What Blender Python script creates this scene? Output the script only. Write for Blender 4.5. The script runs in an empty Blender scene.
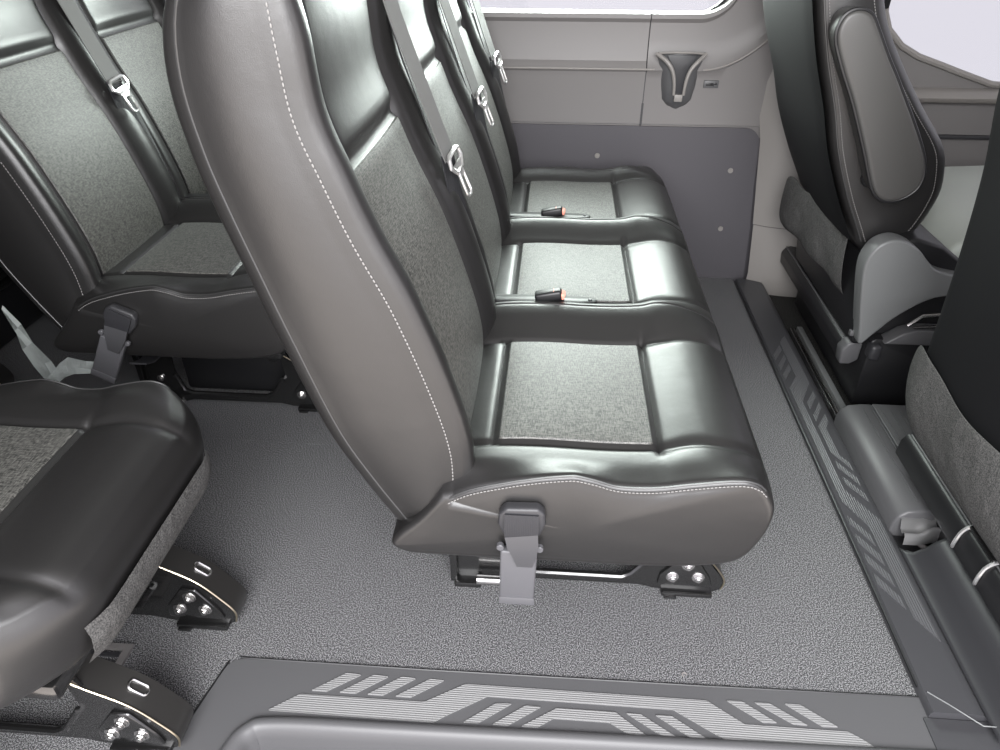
import bpy, bmesh, math, random
from mathutils import Vector, Matrix
from mathutils.geometry import tessellate_polygon
random.seed(4)
COL = bpy.context.scene.collection
PI = math.pi

# ------------------------------------------------------------ materials
def mat(name, col=(.5,.5,.5), rough=.5, metal=0.0, spec=.5, noise=None, bump=None, coat=0.0, emit=None, alpha=None, trans=0.0):
    m = bpy.data.materials.new(name); m.use_nodes = True
    nt = m.node_tree; b = nt.nodes['Principled BSDF']
    b.inputs['Base Color'].default_value = (*col, 1)
    b.inputs['Roughness'].default_value = rough
    b.inputs['Metallic'].default_value = metal
    b.inputs['Specular IOR Level'].default_value = spec
    b.inputs['Coat Weight'].default_value = coat
    if trans: b.inputs['Transmission Weight'].default_value = trans
    if alpha is not None: b.inputs['Alpha'].default_value = alpha
    if emit:
        b.inputs['Emission Color'].default_value = (*emit[0], 1); b.inputs['Emission Strength'].default_value = emit[1]
    tc = nt.nodes.new('ShaderNodeTexCoord')
    if noise:   # (scale, lo colour, hi colour, lo pos, hi pos)
        n = nt.nodes.new('ShaderNodeTexNoise'); n.inputs['Scale'].default_value = noise[0]; n.inputs['Detail'].default_value = 3
        r = nt.nodes.new('ShaderNodeValToRGB')
        r.color_ramp.elements[0].color = (*noise[1], 1); r.color_ramp.elements[1].color = (*noise[2], 1)
        r.color_ramp.elements[0].position = noise[3]; r.color_ramp.elements[1].position = noise[4]
        nt.links.new(tc.outputs['Object'], n.inputs['Vector']); nt.links.new(n.outputs['Fac'], r.inputs['Fac'])
        nt.links.new(r.outputs['Color'], b.inputs['Base Color'])
    if bump:    # list of (kind, scale, strength)
        last = None
        for kind, sc, st, dist in bump:
            if kind == 'noise':
                t = nt.nodes.new('ShaderNodeTexNoise'); t.inputs['Scale'].default_value = sc; t.inputs['Detail'].default_value = 4; out = t.outputs['Fac']
            elif kind == 'voronoi':
                t = nt.nodes.new('ShaderNodeTexVoronoi'); t.inputs['Scale'].default_value = sc; out = t.outputs['Distance']
            else:
                t = nt.nodes.new('ShaderNodeTexWave'); t.bands_direction = kind; t.inputs['Scale'].default_value = sc; t.inputs['Distortion'].default_value = 0; out = t.outputs['Fac']
            nt.links.new(tc.outputs['Object'], t.inputs['Vector'])
            bp = nt.nodes.new('ShaderNodeBump'); bp.inputs['Strength'].default_value = st; bp.inputs['Distance'].default_value = dist
            nt.links.new(out, bp.inputs['Height'])
            if last: nt.links.new(last.outputs['Normal'], bp.inputs['Normal'])
            last = bp
        nt.links.new(last.outputs['Normal'], b.inputs['Normal'])
    return m

LEATHER = mat('black_leather', (.014,.0135,.0135), .38, spec=.7, bump=[('voronoi',900,.10,.001),('noise',14,.10,.010)])
PIPING  = mat('leather_seam', (.03,.03,.03), .4, spec=.6)
STITCH  = mat('grey_thread', (.20,.195,.19), .6)
PLBLACK = mat('black_plastic', (.010,.010,.011), .42, bump=[('noise',600,.06,.001)])
PLDARK  = mat('charcoal_plastic', (.030,.030,.033), .45, bump=[('noise',500,.10,.001)])
PLRC    = mat('recliner_grey_plastic', (.14,.145,.145), .4)
PLMID   = mat('slate_plastic', (.050,.050,.054), .42, bump=[('noise',500,.08,.001)])
PLGREY  = mat('mid_grey_plastic', (.085,.085,.088), .45, bump=[('noise',500,.08,.001)])
TRIMGREY= mat('trim_grey_plastic', (.165,.157,.154), .48, bump=[('noise',420,.08,.001)])
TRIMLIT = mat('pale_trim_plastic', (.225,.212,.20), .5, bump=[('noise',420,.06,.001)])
PANELDK = mat('dark_grey_panel', (.068,.064,.072), .6, bump=[('noise',300,.12,.001)])
FRAME   = mat('black_painted_steel', (.008,.008,.008), .25, spec=.7, coat=.5)
FRAMEG  = mat('satin_painted_steel', (.022,.021,.020), .33, spec=.7, coat=.2)
STEEL   = mat('bright_steel', (.62,.61,.60), .25, 1.0)
GOLD    = mat('fold_highlight_metal', (.55,.48,.36), .3, 1.0)
CHROMED = mat('dull_chrome', (.35,.35,.35), .32, .7)
CHROME  = mat('brushed_chrome', (.85,.85,.84), .28, .85)
RED     = mat('red_button', (.85,.32,.24), .5)
WEBDK   = mat('black_webbing', (.018,.018,.021), .5, spec=.5, bump=[('X',120,.25,.0006),('Z',260,.3,.0006)])
WEBGR   = mat('grey_webbing', (.12,.12,.118), .6, bump=[('Z',260,.3,.0006)])
ANCH    = mat('anchor_cover_plastic', (.085,.085,.092), .42)
CLOTH   = mat('grey_seat_cloth', rough=.9, spec=.2, noise=(420,(.035,.035,.035),(.115,.113,.11),.35,.65), bump=[('noise',350,.5,.002),('noise',16,.5,.02)])
FILM    = mat('milky_film', (.55,.60,.58), .25, alpha=.55, bump=[('noise',40,.8,.01)])
CARPET  = mat('black_carpet', rough=.95, spec=.1, noise=(300,(.008,.008,.008),(.06,.058,.055),.4,.7), bump=[('noise',300,.8,.003)])
CEIL    = mat('pale_headliner', (.30,.30,.29), .9)
GLASS   = mat('window_glass', (.02,.02,.02), .02, alpha=.40, spec=.5)
RIBBED  = mat('ribbed_tread_plastic', (.225,.225,.225), .42, bump=[('Y',80,.45,.0015)])
RIBBEDX = mat('ribbed_dark_tread', (.085,.085,.09), .34, bump=[('X',66,.6,.0015)])

def woven(sheen):
    m = bpy.data.materials.new('woven_seat_fabric'); m.use_nodes = True; nt = m.node_tree; b = nt.nodes['Principled BSDF']
    tc = nt.nodes.new('ShaderNodeTexCoord')
    def mp(s):
        q = nt.nodes.new('ShaderNodeMapping'); q.inputs['Scale'].default_value = s
        nt.links.new(tc.outputs['Object'], q.inputs['Vector']); return q
    n1 = nt.nodes.new('ShaderNodeTexNoise'); n1.inputs['Scale'].default_value = 1; nt.links.new(mp((110,1100,110)).outputs[0], n1.inputs['Vector'])
    n2 = nt.nodes.new('ShaderNodeTexNoise'); n2.inputs['Scale'].default_value = 1; nt.links.new(mp((750,110,750)).outputs[0], n2.inputs['Vector'])
    ad = nt.nodes.new('ShaderNodeMath'); ad.operation = 'ADD'; nt.links.new(n1.outputs['Fac'], ad.inputs[0]); nt.links.new(n2.outputs['Fac'], ad.inputs[1])
    r = nt.nodes.new('ShaderNodeValToRGB'); nt.links.new(ad.outputs[0], r.inputs['Fac'])
    hv = nt.nodes.new('ShaderNodeMath'); hv.operation='MULTIPLY'; hv.inputs[1].default_value=.5
    nt.links.new(ad.outputs[0], hv.inputs[0]); nt.links.new(hv.outputs[0], r.inputs['Fac'])
    r.color_ramp.elements[0].position=.42; r.color_ramp.elements[0].color=(.012,.012,.011,1)
    r.color_ramp.elements[1].position=.58; r.color_ramp.elements[1].color=(.125,.122,.112,1)
    nt.links.new(r.outputs['Color'], b.inputs['Base Color'])
    b.inputs['Roughness'].default_value=.5; b.inputs['Specular IOR Level'].default_value=.6; b.inputs['Sheen Weight'].default_value=sheen; b.inputs['Sheen Roughness'].default_value=.4; b.inputs['Sheen Tint'].default_value=(.8,.9,.85,1)
    bp = nt.nodes.new('ShaderNodeBump'); bp.inputs['Strength'].default_value=.4; bp.inputs['Distance'].default_value=.001
    nt.links.new(hv.outputs[0], bp.inputs['Height']); nt.links.new(bp.outputs['Normal'], b.inputs['Normal'])
    return m
WOVEN = woven(.10)
WOVENB = woven(.02)

def floor_mat():
    m = bpy.data.materials.new('speckled_vinyl_floor'); m.use_nodes = True; nt = m.node_tree; b = nt.nodes['Principled BSDF']
    tc = nt.nodes.new('ShaderNodeTexCoord')
    n = nt.nodes.new('ShaderNodeTexNoise'); n.inputs['Scale'].default_value=460; n.inputs['Detail'].default_value=1.0; n.inputs['Roughness'].default_value=.7
    nt.links.new(tc.outputs['Object'], n.inputs['Vector'])
    r = nt.nodes.new('ShaderNodeValToRGB'); nt.links.new(n.outputs['Fac'], r.inputs['Fac'])
    e = r.color_ramp.elements; e[0].position=.42; e[0].color=(.022,.022,.024,1); e[1].position=.60; e[1].color=(.30,.30,.305,1)
    q=e.new(.51); q.color=(.085,.085,.088,1)
    nt.links.new(r.outputs['Color'], b.inputs['Base Color'])
    b.inputs['Roughness'].default_value=.62; b.inputs['Specular IOR Level'].default_value=.4
    bp = nt.nodes.new('ShaderNodeBump'); bp.inputs['Strength'].default_value=.12; bp.inputs['Distance'].default_value=.001
    nt.links.new(n.outputs['Fac'], bp.inputs['Height']); nt.links.new(bp.outputs['Normal'], b.inputs['Normal'])
    return m
VINYL = floor_mat()

# ------------------------------------------------------------ mesh helpers
class MB:
    def __init__(s): s.v=[]; s.f=[]
    def add(s, vs, fs):
        o=len(s.v); s.v += [tuple(v) for v in vs]; s.f += [tuple(i+o for i in f) for f in fs]; return s
    def box(s, a, b, bev=0.0, seg=2, rot=None, piv=None):
        bm=bmesh.new(); bmesh.ops.create_cube(bm,size=1)
        for v in bm.verts:
            v.co=Vector([(a[i]+b[i])/2+v.co[i]*(b[i]-a[i]) for i in range(3)])
        if bev: bmesh.ops.bevel(bm,geom=bm.edges[:],offset=bev,segments=seg,affect='EDGES',profile=.5)
        if rot: 
            pv=Vector(piv) if piv else Vector([(a[i]+b[i])/2 for i in range(3)])
            bmesh.ops.rotate(bm,verts=bm.verts[:],cent=pv,matrix=rot)
        bm.verts.ensure_lookup_table()
        s.add([v.co for v in bm.verts],[[v.index for v in f.verts] for f in bm.faces]); bm.free(); return s
    def tube(s, pts, r, n=10, closed=False, flat=None):
        pts=[Vector(p) for p in pts]; N=len(pts); rings=[]
        nrm=None
        for i,p in enumerate(pts):
            a=pts[(i-1)%N] if (closed or i>0) else p; c=pts[(i+1)%N] if (closed or i<N-1) else p
            t=(c-a).normalized()
            if nrm is None: nrm=t.orthogonal().normalized()
            nrm=(nrm-t*nrm.dot(t)).normalized(); bi=t.cross(nrm)
            rr=r[i] if isinstance(r,(list,tuple)) else r
            rings.append([p+nrm*rr*math.cos(2*PI*k/n)+bi*rr*math.sin(2*PI*k/n) for k in range(n)])
        vs=[v for q in rings for v in q]; fs=[]
        for i in range(N if closed else N-1):
            j=(i+1)%N
            for k in range(n): fs.append((i*n+k,i*n+(k+1)%n,j*n+(k+1)%n,j*n+k))
        if not closed: fs.append(tuple(range(n))[::-1]); fs.append(tuple((N-1)*n+k for k in range(n)))
        return s.add(vs,fs)
    def ribbon(s, pts, wdir, w, th=.0022):
        # flat strap through pts, width along wdir (vector or list of vectors)
        pts=[Vector(p) for p in pts]; N=len(pts); vs=[]; fs=[]
        for i,p in enumerate(pts):
            t=(pts[min(i+1,N-1)]-pts[max(i-1,0)]).normalized()
            wd=Vector(wdir[i] if isinstance(wdir,list) else wdir); wd=(wd-t*wd.dot(t)).normalized(); n=t.cross(wd)
            W=w[i] if isinstance(w,list) else w
            vs+= [p-wd*W/2-n*th/2, p+wd*W/2-n*th/2, p+wd*W/2+n*th/2, p-wd*W/2+n*th/2]
        for i in range(N-1):
            for k in range(4): fs.append((i*4+k,i*4+(k+1)%4,(i+1)*4+(k+1)%4,(i+1)*4+k))
        fs.append((3,2,1,0)); e=(N-1)*4; fs.append((e,e+1,e+2,e+3))
        return s.add(vs,fs)
    def poly(s, outer, axis, a, b, holes=(), bev=0.0, bevseg=2):
        # extrude a 2-D outline from a to b along axis ('x': pts are y,z; 'y': pts are x,z; 'z': pts are x,y)
        def P3(p,d):
            return {'x':(d,p[0],p[1]),'y':(p[0],d,p[1]),'z':(p[0],p[1],d)}[axis]
        if bev and not holes:
            bm=bmesh.new(); vs=[bm.verts.new(P3(p,a)) for p in outer]; f=bm.faces.new(vs)
            r=bmesh.ops.extrude_face_region(bm,geom=[f]); nv=[g for g in r['geom'] if isinstance(g,bmesh.types.BMVert)]
            d=Vector(P3((0,0),b-a))
            bmesh.ops.translate(bm,verts=nv,vec=d)
            bmesh.ops.recalc_face_normals(bm,faces=bm.faces[:])
            es=[e for e in bm.edges if len(e.link_faces)==2 and e.calc_face_angle(0)>.6]
            bmesh.ops.bevel(bm,geom=es,offset=bev,segments=bevseg,affect='EDGES',profile=.5,clamp_overlap=True)
            bm.verts.ensure_lookup_table(); bm.verts.index_update()
            s.add([v.co for v in bm.verts],[[v.index for v in f.verts] for f in bm.faces]); bm.free(); return s
        loops=[list(outer)]+[list(h) for h in holes]
        allp=[p for l in loops for p in l]
        tris=tessellate_polygon([[Vector((p[0],p[1],0)) for p in l] for l in loops])
        n=len(allp); vs=[P3(p,a) for p in allp]+[P3(p,b) for p in allp]
        fs=[tuple(t) for t in tris]+[tuple(i+n for i in reversed(t)) for t in tris]
        o=0
        for l in loops:
            for i in range(len(l)):
                j=(i+1)%len(l); fs.append((o+i,o+j,o+j+n,o+i+n))
            o+=len(l)
        return s.add(vs,fs)
    def cyl(s, c, axis, r, h, n=20, r2=None):
        ax=Vector({'x':(1,0,0),'y':(0,1,0),'z':(0,0,1)}[axis]) if isinstance(axis,str) else Vector(axis).normalized()
        c=Vector(c); u=ax.orthogonal().normalized(); w=ax.cross(u); r2=r if r2 is None else r2; b=min(r,h)*.18
        prof=[(r,0),(r,h-b) if r2==r else (r2,h-b),(r2-b,h)]
        vs=[];fs=[]
        for rr,z in prof:
            vs+=[c+ax*z+u*rr*math.cos(2*PI*k/n)+w*rr*math.sin(2*PI*k/n) for k in range(n)]
        for i in range(2):
            for k in range(n): fs.append((i*n+k,i*n+(k+1)%n,(i+1)*n+(k+1)%n,(i+1)*n+k))
        fs.append(tuple(range(n))[::-1]); fs.append(tuple(2*n+k for k in range(n)))
        return s.add(vs,fs)
    def build(s, name, m, parent=None, smooth=True, angle=40, label=None):
        me=bpy.data.meshes.new(name); me.from_pydata(s.v,[],s.f); me.update()
        bm=bmesh.new(); bm.from_mesh(me); bmesh.ops.recalc_face_normals(bm,faces=bm.faces[:])
        if smooth:
            th=math.radians(angle)
            for f in bm.faces: f.smooth=True
            for e in bm.edges:
                if len(e.link_faces)==2 and e.calc_face_angle(0)>th: e.smooth=False
        bm.to_mesh(me); bm.free(); me.materials.append(m)
        o=bpy.data.objects.new(name,me); COL.objects.link(o)
        if parent: o.parent=parent
        if label: o['label']=label
        return o

def thing(name, loc, label, cat, group=None):
    o=bpy.data.objects.new(name,None); COL.objects.link(o); o.location=loc; o.empty_display_size=.1
    o['label']=label; o['category']=cat
    if group: o['group']=group
    return o
def tag(o,label,cat,group=None):
    o['label']=label; o['category']=cat
    if group: o['group']=group
    return o
def struct(o): o['kind']='structure'; return o

def interp(tab, t):
    if t<=tab[0][0]: return tab[0][1]
    if t>=tab[-1][0]: return tab[-1][1]
    for i in range(len(tab)-1):
        if tab[i][0]<=t<=tab[i+1][0]:
            a=tab[max(i-1,0)]; b=tab[i]; c=tab[i+1]; d=tab[min(i+2,len(tab)-1)]
            h=c[0]-b[0]; u=(t-b[0])/h
            m0=(c[1]-a[1])/(c[0]-a[0])*h; m1=(d[1]-b[1])/(d[0]-b[0])*h
            return (2*u**3-3*u*u+1)*b[1]+(u**3-2*u*u+u)*m0+(-2*u**3+3*u*u)*c[1]+(u**3-u*u)*m1
def catmull(pts, n=8, closed=False):
    pts=[Vector(p) for p in pts]; N=len(pts); out=[]
    for i in range(N if closed else N-1):
        p0=pts[(i-1)%N] if (closed or i>0) else pts[i]; p1=pts[i]; p2=pts[(i+1)%N]
        p3=pts[(i+2)%N] if (closed or i+2<N) else p2
        for k in range(n):
            t=k/n; out.append(.5*((2*p1)+(p2-p0)*t+(2*p0-5*p1+4*p2-p3)*t*t+(3*p1-p0-3*p2+p3)*t**3))
    if not closed: out.append(pts[-1])
    return out
def gau(x,w): return math.exp(-(x/w)**2)
def sstep(a,b,x):
    t=max(0,min(1,(x-a)/(b-a))); return t*t*(3-2*t)

# ------------------------------------------------------------ passenger seat units
IX0, IX1 = -.078, .181          # woven panel, back and front edge on the cushion
# basic top line of a cushion (x -> z)
TOP=[(-.135,.425),(-.08,.433),(0,.436),(.10,.434),(.18,.438),(.215,.447),(.26,.452),(.305,.447),(.335,.430)]
SEAM=[(-.235,.30),(-.135,.398),(-.06,.430),(.042,.452),(.075,.447),(.115,.436),(.17,.437),(.228,.448),(.295,.458),(.32,.452),(.336,.436)]
def top_z(x,y,u):
    z=interp(TOP,x)
    i0,i1=u['i0'],u['i1']; ins=0
    # side bolsters
    wx=1-sstep(.20,.33,x)*.75
    if y<i0:
        d=(i0-y)/(i0-u['y0']); z+= (u['bn']*math.sin(min(1,d)*PI*.5)**1.5 if not u['n_end'] else u['bn']*math.sin(min(1,d)*PI*.8)) *wx
    if y>i1:
        d=(y-i1)/(u['y1']-i1); z+= (u['bf']*math.sin(min(1,d)*PI*.5)**1.5 if not u['f_end'] else u['bf']*math.sin(min(1,d)*PI*.8))*wx
    if i0<y<i1 and IX0<x<IX1:
        z+=.006*math.sin((y-i0)/(i1-i0)*PI)**.5*math.sin((x-IX0)/(IX1-IX0)*PI)**.5
    # near bench end follows the wavy stitch line
    if u['n_end']:
        k=1-sstep(0,.055,y-u['y0']); z=z*(1-k)+interp(SEAM,x)*k if x>-.2 else z
    if u['f_end']:
        k=1-sstep(0,.055,u['y1']-y); z=z*(1-k)+interp(SEAM,x)*k
    # seams
    g=.006*gau(x-IX1,.005)*(1-sstep(0,.03,max(i0-y,y-i1)))+.006*gau(x-IX0,.005)*(i0<y<i1)
    fx=1 if x<IX1 else .38
    g+=(.006*gau(y-i0,.0055)+.006*gau(y-i1,.0055))*fx
    # puckers beside the seams
    if x>IX1: z-=.0035*gau(y-i0-.004*math.sin(x*60),.012)+.0035*gau(y-i1-.004*math.sin(x*55),.012)
    return z-g
def cushion_loop(y,u):
    L=[]
    n=92
    for k in range(n+1):
        x=-.135+.47*k/n; L.append((x,top_z(x,y,u),0))
    zf=top_z(.335,y,u)
    fr=[(.335,zf),(.350,.405+.2*(zf-.432)),(.352,.375),(.343,.335),(.325,.300),(.295,.282),(.24,.272),(.15,.266)]
    for p in catmull([(a,b,0) for a,b in fr],6)[1:]: L.append((p.x,p.y,1))
    for x in (.10,.05,0,-.05,-.10,-.15,-.19): L.append((x,.266-.0*x,1))
    for p in catmull([(-.205,.267,0),(-.228,.276,0),(-.236,.29,0),(-.222,.312,0),(-.19,.345,0),(-.160,.385,0)],5): L.append((p.x,p.y,1))
    z0=top_z(-.135,y,u)
    L.append((-.148,(.385+z0)/2+.008,1))
    return [(plan_x(p[0],y,u),p[1],p[2]) for p in L]
def plan_x(x,y,u):
    # front corners are rounded in plan at the free ends of a bench
    dx=0
    if u['n_end']: dx+=u.get('roundn',.008)*max(0,1-(y-u['y0'])/u.get('rb',.09))**2
    if u['f_end']: dx+=u.get('round',.02)*max(0,1-(u['y1']-y)/.11)**2
    return x-dx*sstep(.02,.33,x)
def inset(L,d):
    out=[];N=len(L)
    if d<=0: return [(p[0],p[1]) for p in L]
    for i in range(N):
        a=L[(i-2)%N];b=L[(i+2)%N];tx,tz=b[0]-a[0],b[1]-a[1];l=math.hypot(tx,tz) or 1
        out.append((L[i][0]+tz/l*d, L[i][1]-tx/l*d))
    return out
def cushion_mesh(u):
    y0,y1=u['y0'],u['y1']; ys=[]
    rn=.012; rs=[0,.0004,.0015,.0035,.0065,.0095,.012]; r0=rn if u['n_end'] else .005; r1=rn if u['f_end'] else .005
    n=int((y1-y0-.024)/.0055)
    ys=[y0+r for r in rs]+[y0+.012+(y1-y0-.024)*k/n for k in range(1,n)]+[y1-r for r in reversed(rs)]
    mb=MB(); rings=[]
    def ends(d,r): return r-math.sqrt(max(0,r*r-(r-d)**2)) if d<r else 0
    for y in ys:
        L=cushion_loop(y,u); d=max(ends(y-y0,r0),ends(y1-y,r1))
        # lower body tapers in toward the ends a little
        q=inset(L,d); rings.append([(p[0],y,p[1]) for p in q])
    def cap(ring,sgn):
        # bulging end panel
        cx=.06;cz=.35;out=[]
        for s in (.94,.86,.74,.58,.38,.16):
            out.append([(cx+(p[0]-cx)*s, p[1]+sgn*.010*(1-s*s)**.8, cz+(p[2]-cz)*s) for p in ring])
        return out
    pre=cap(rings[0],-1)[::-1]; post=cap(rings[-1],1)
    rings=pre+rings+post
    N=len(rings[0]); vs=[v for r in rings for v in r]; fs=[]
    for i in range(len(rings)-1):
        for k in range(N): fs.append((i*N+k,i*N+(k+1)%N,(i+1)*N+(k+1)%N,(i+1)*N+k))
    fs.append(tuple(range(N))); fs.append(tuple((len(rings)-1)*N+k for k in range(N)))
    return mb.add(vs,fs)
def cushion_panel(u):
    mb=MB(); e=.004; nx,ny=40,44; vs=[];fs=[]
    for a in range(nx+1):
        for b in range(ny+1):
            x=IX0+e+(IX1-IX0-2*e)*a/nx; y=u['i0']+e+(u['i1']-u['i0']-2*e)*b/ny
            edge=(a in(0,nx) or b in (0,ny)); vs.append((x,y,top_z(x,y,u)+(.0018 if not edge else -.003)))
    for a in range(nx):
        for b in range(ny): i=a*(ny+1)+b; fs.append((i,i+1,i+ny+2,i+ny+1))
    return mb.add(vs,fs)
def dashes(pts, step, ln, r):
    # short thread stitches along a polyline
    mb=MB(); pts=[Vector(p) for p in pts]; acc=0; nxt=0
    for a,b in zip(pts,pts[1:]):
        d=(b-a).length; t=(b-a)/d if d else Vector((1,0,0))
        while nxt<acc+d:
            p=a+t*(nxt-acc); q=p+t*ln
            mb.tube([p-t*.0002,p+t*ln*.25,p+t*ln*.75,q],[r*.5,r,r,r*.5],5); nxt+=step
        acc+=d
    return mb

# backrest: front line and rear line by height parameter s
FX=[(0,-.128),(.13,-.128),(.25,-.148),(.44,-.195),(.57,-.238),(.68,-.266),(.78,-.290),(.87,-.297),(.93,-.301),(.975,-.312),(1,-.340)]
FZ=[(0,.375),(.13,.465),(.25,.556),(.44,.698),(.57,.795),(.68,.871),(.78,.945),(.87,1.028),(.93,1.092),(.975,1.140),(1,1.160)]
RX=[(0,-.226),(.13,-.282),(.25,-.327),(.44,-.376),(.57,-.404),(.68,-.426),(.78,-.441),(.87,-.448),(.93,-.436),(.975,-.402),(1,-.372)]
RZ=[(0,.285),(.13,.385),(.25,.480),(.44,.640),(.57,.742),(.68,.825),(.78,.895),(.87,.975),(.93,1.045),(.975,1.115),(1,1.160)]
SC=.675   # height of the cross seam
def front(s,y,u):
    x=interp(FX,s); z=interp(FZ,s); i0,i1=u['i0'],u['i1']
    dx=interp(FX,min(1,s+.02))-interp(FX,max(0,s-.02)); dz=interp(FZ,min(1,s+.02))-interp(FZ,max(0,s-.02)); l=math.hypot(dx,dz)
    nx,nz=dz/l,-dx/l
    y0,y1=u['b0'],u['b1']; h=0
    fade=1-sstep(.86,1,s)
    if y<i0: d=(i0-y)/(i0-y0); h+=(.020 if not u['n_end'] else .024)*math.sin(min(1,max(0,d))*PI*(.75))*fade
    if y>i1: d=(y-i1)/(y1-i1); h+=(.024)*math.sin(min(1,max(0,d))*PI*(.75))*fade
    if i0<=y<=i1:
        h+=.006*math.sin((y-i0)/(i1-i0)*PI)**.5
        if s>SC: h+=.008*sstep(SC,SC+.03,s)*fade*math.sin((y-i0)/(i1-i0)*PI)**.4
        h-=.007*gau(s-SC,.014)
    h-=(.009*gau(y-i0,.005)+.009*gau(y-i1,.005))*(1-sstep(.9,.97,s))
    return Vector((x+nx*h,y,z+nz*h)),Vector((nx,0,nz))
def backrest_mesh(u):
    S=[0,.004,.012,.025]+[.025+(.955-.025)*k/72 for k in range(1,72)]+[.955,.965,.975,.985,.992,.997,1]
    y0,y1=u['b0'],u['b1']; rings=[]
    for s in S:
        ky=.045*(1-math.sqrt(max(0,1-sstep(.90,1,s)**2*.98))) 
        a,b=y0+(ky if u['n_end'] else ky*.1),y1-(ky if u['f_end'] else ky*.1)
        ring=[]; n=78; rf=.010
        F,_=front(s,(a+b)/2,u); R=Vector((interp(RX,s),0,interp(RZ,s))); F0=Vector((interp(FX,s),0,interp(FZ,s))); D=(R-F0); Dl=D.length or .001; Dn=D/Dl
        rf=min(.012,Dl*.3); rr=min(.035,Dl*.4)
        bot=.008*(1-sstep(0,.02,s))
        def edge(d,r): return r-math.sqrt(max(0,r*r-(r-d)**2)) if d<r else 0
        for k in range(n+1):
            t=k/n
            # denser at the corners
            y=a+(b-a)*t
            if k in (0,): y=a
            d=min(y-a,b-y); p,nn=front(s,min(max(y,a),b),u); p=p+Dn*edge(d,rf); p.y=y
            ring.append(p)
        # far side
        m=14
        for k in range(1,m):
            t=rf+(Dl-rf-rr)*k/m; bl=.010*math.sin(PI*k/m) if u['f_end'] else 0
            p=F0+Dn*t; ring.append(Vector((p.x,b+bl,p.z)))
        for k in range(0,7):
            an=PI/2*k/6; p=F0+Dn*(Dl-rr+rr*math.sin(an)); ring.append(Vector((p.x,b-rr*(1-math.cos(an)),p.z)))
        for k in range(1,16):
            y=b-rr-(b-a-2*rr)*k/16; p=F0+D; ring.append(Vector((p.x-.004*math.sin(PI*k/16),y,p.z)))
        for k in range(6,-1,-1):
            an=PI/2*k/6; p=F0+Dn*(Dl-rr+rr*math.sin(an)); ring.append(Vector((p.x,a+rr*(1-math.cos(an)),p.z)))
        for k in range(m-1,0,-1):
            t=rf+(Dl-rf-rr)*k/m; bl=.010*math.sin(PI*k/m) if u['n_end'] else 0
            p=F0+Dn*t; ring.append(Vector((p.x,a-bl,p.z)))
        if s<.02:   # round the bottom
            c=sum(ring,Vector())/len(ring); q=1-.04*(1-s/.02)
            ring=[c+(p-c)*q for p in ring]
        rings.append(ring)
    N=len(rings[0]); vs=[v for r in rings for v in r]; fs=[]
    for i in range(len(rings)-1):
        for k in range(N): fs.append((i*N+k,i*N+(k+1)%N,(i+1)*N+(k+1)%N,(i+1)*N+k))
    fs.append(tuple(range(N))); fs.append(tuple((len(rings)-1)*N+k for k in range(N)))
    return MB().add(vs,fs)
def backrest_panel(u, s0=.02, s1=SC-.008):
    mb=MB(); ns,ny=56,44; e=.004; vs=[];fs=[]
    for a in range(ns+1):
        for b in range(ny+1):
            s=s0+(s1-s0)*a/ns; y=u['i0']+e+(u['i1']-u['i0']-2*e)*b/ny
            p,n=front(s,y,u); edge=(a in (0,ns) or b in (0,ny)); vs.append(p+n*(.0018 if not edge else -.004))
    for a in range(ns):
        for b in range(ny): i=a*(ny+1)+b; fs.append((i,i+1,i+ny+2,i+ny+1))
    return mb.add(vs,fs)

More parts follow.
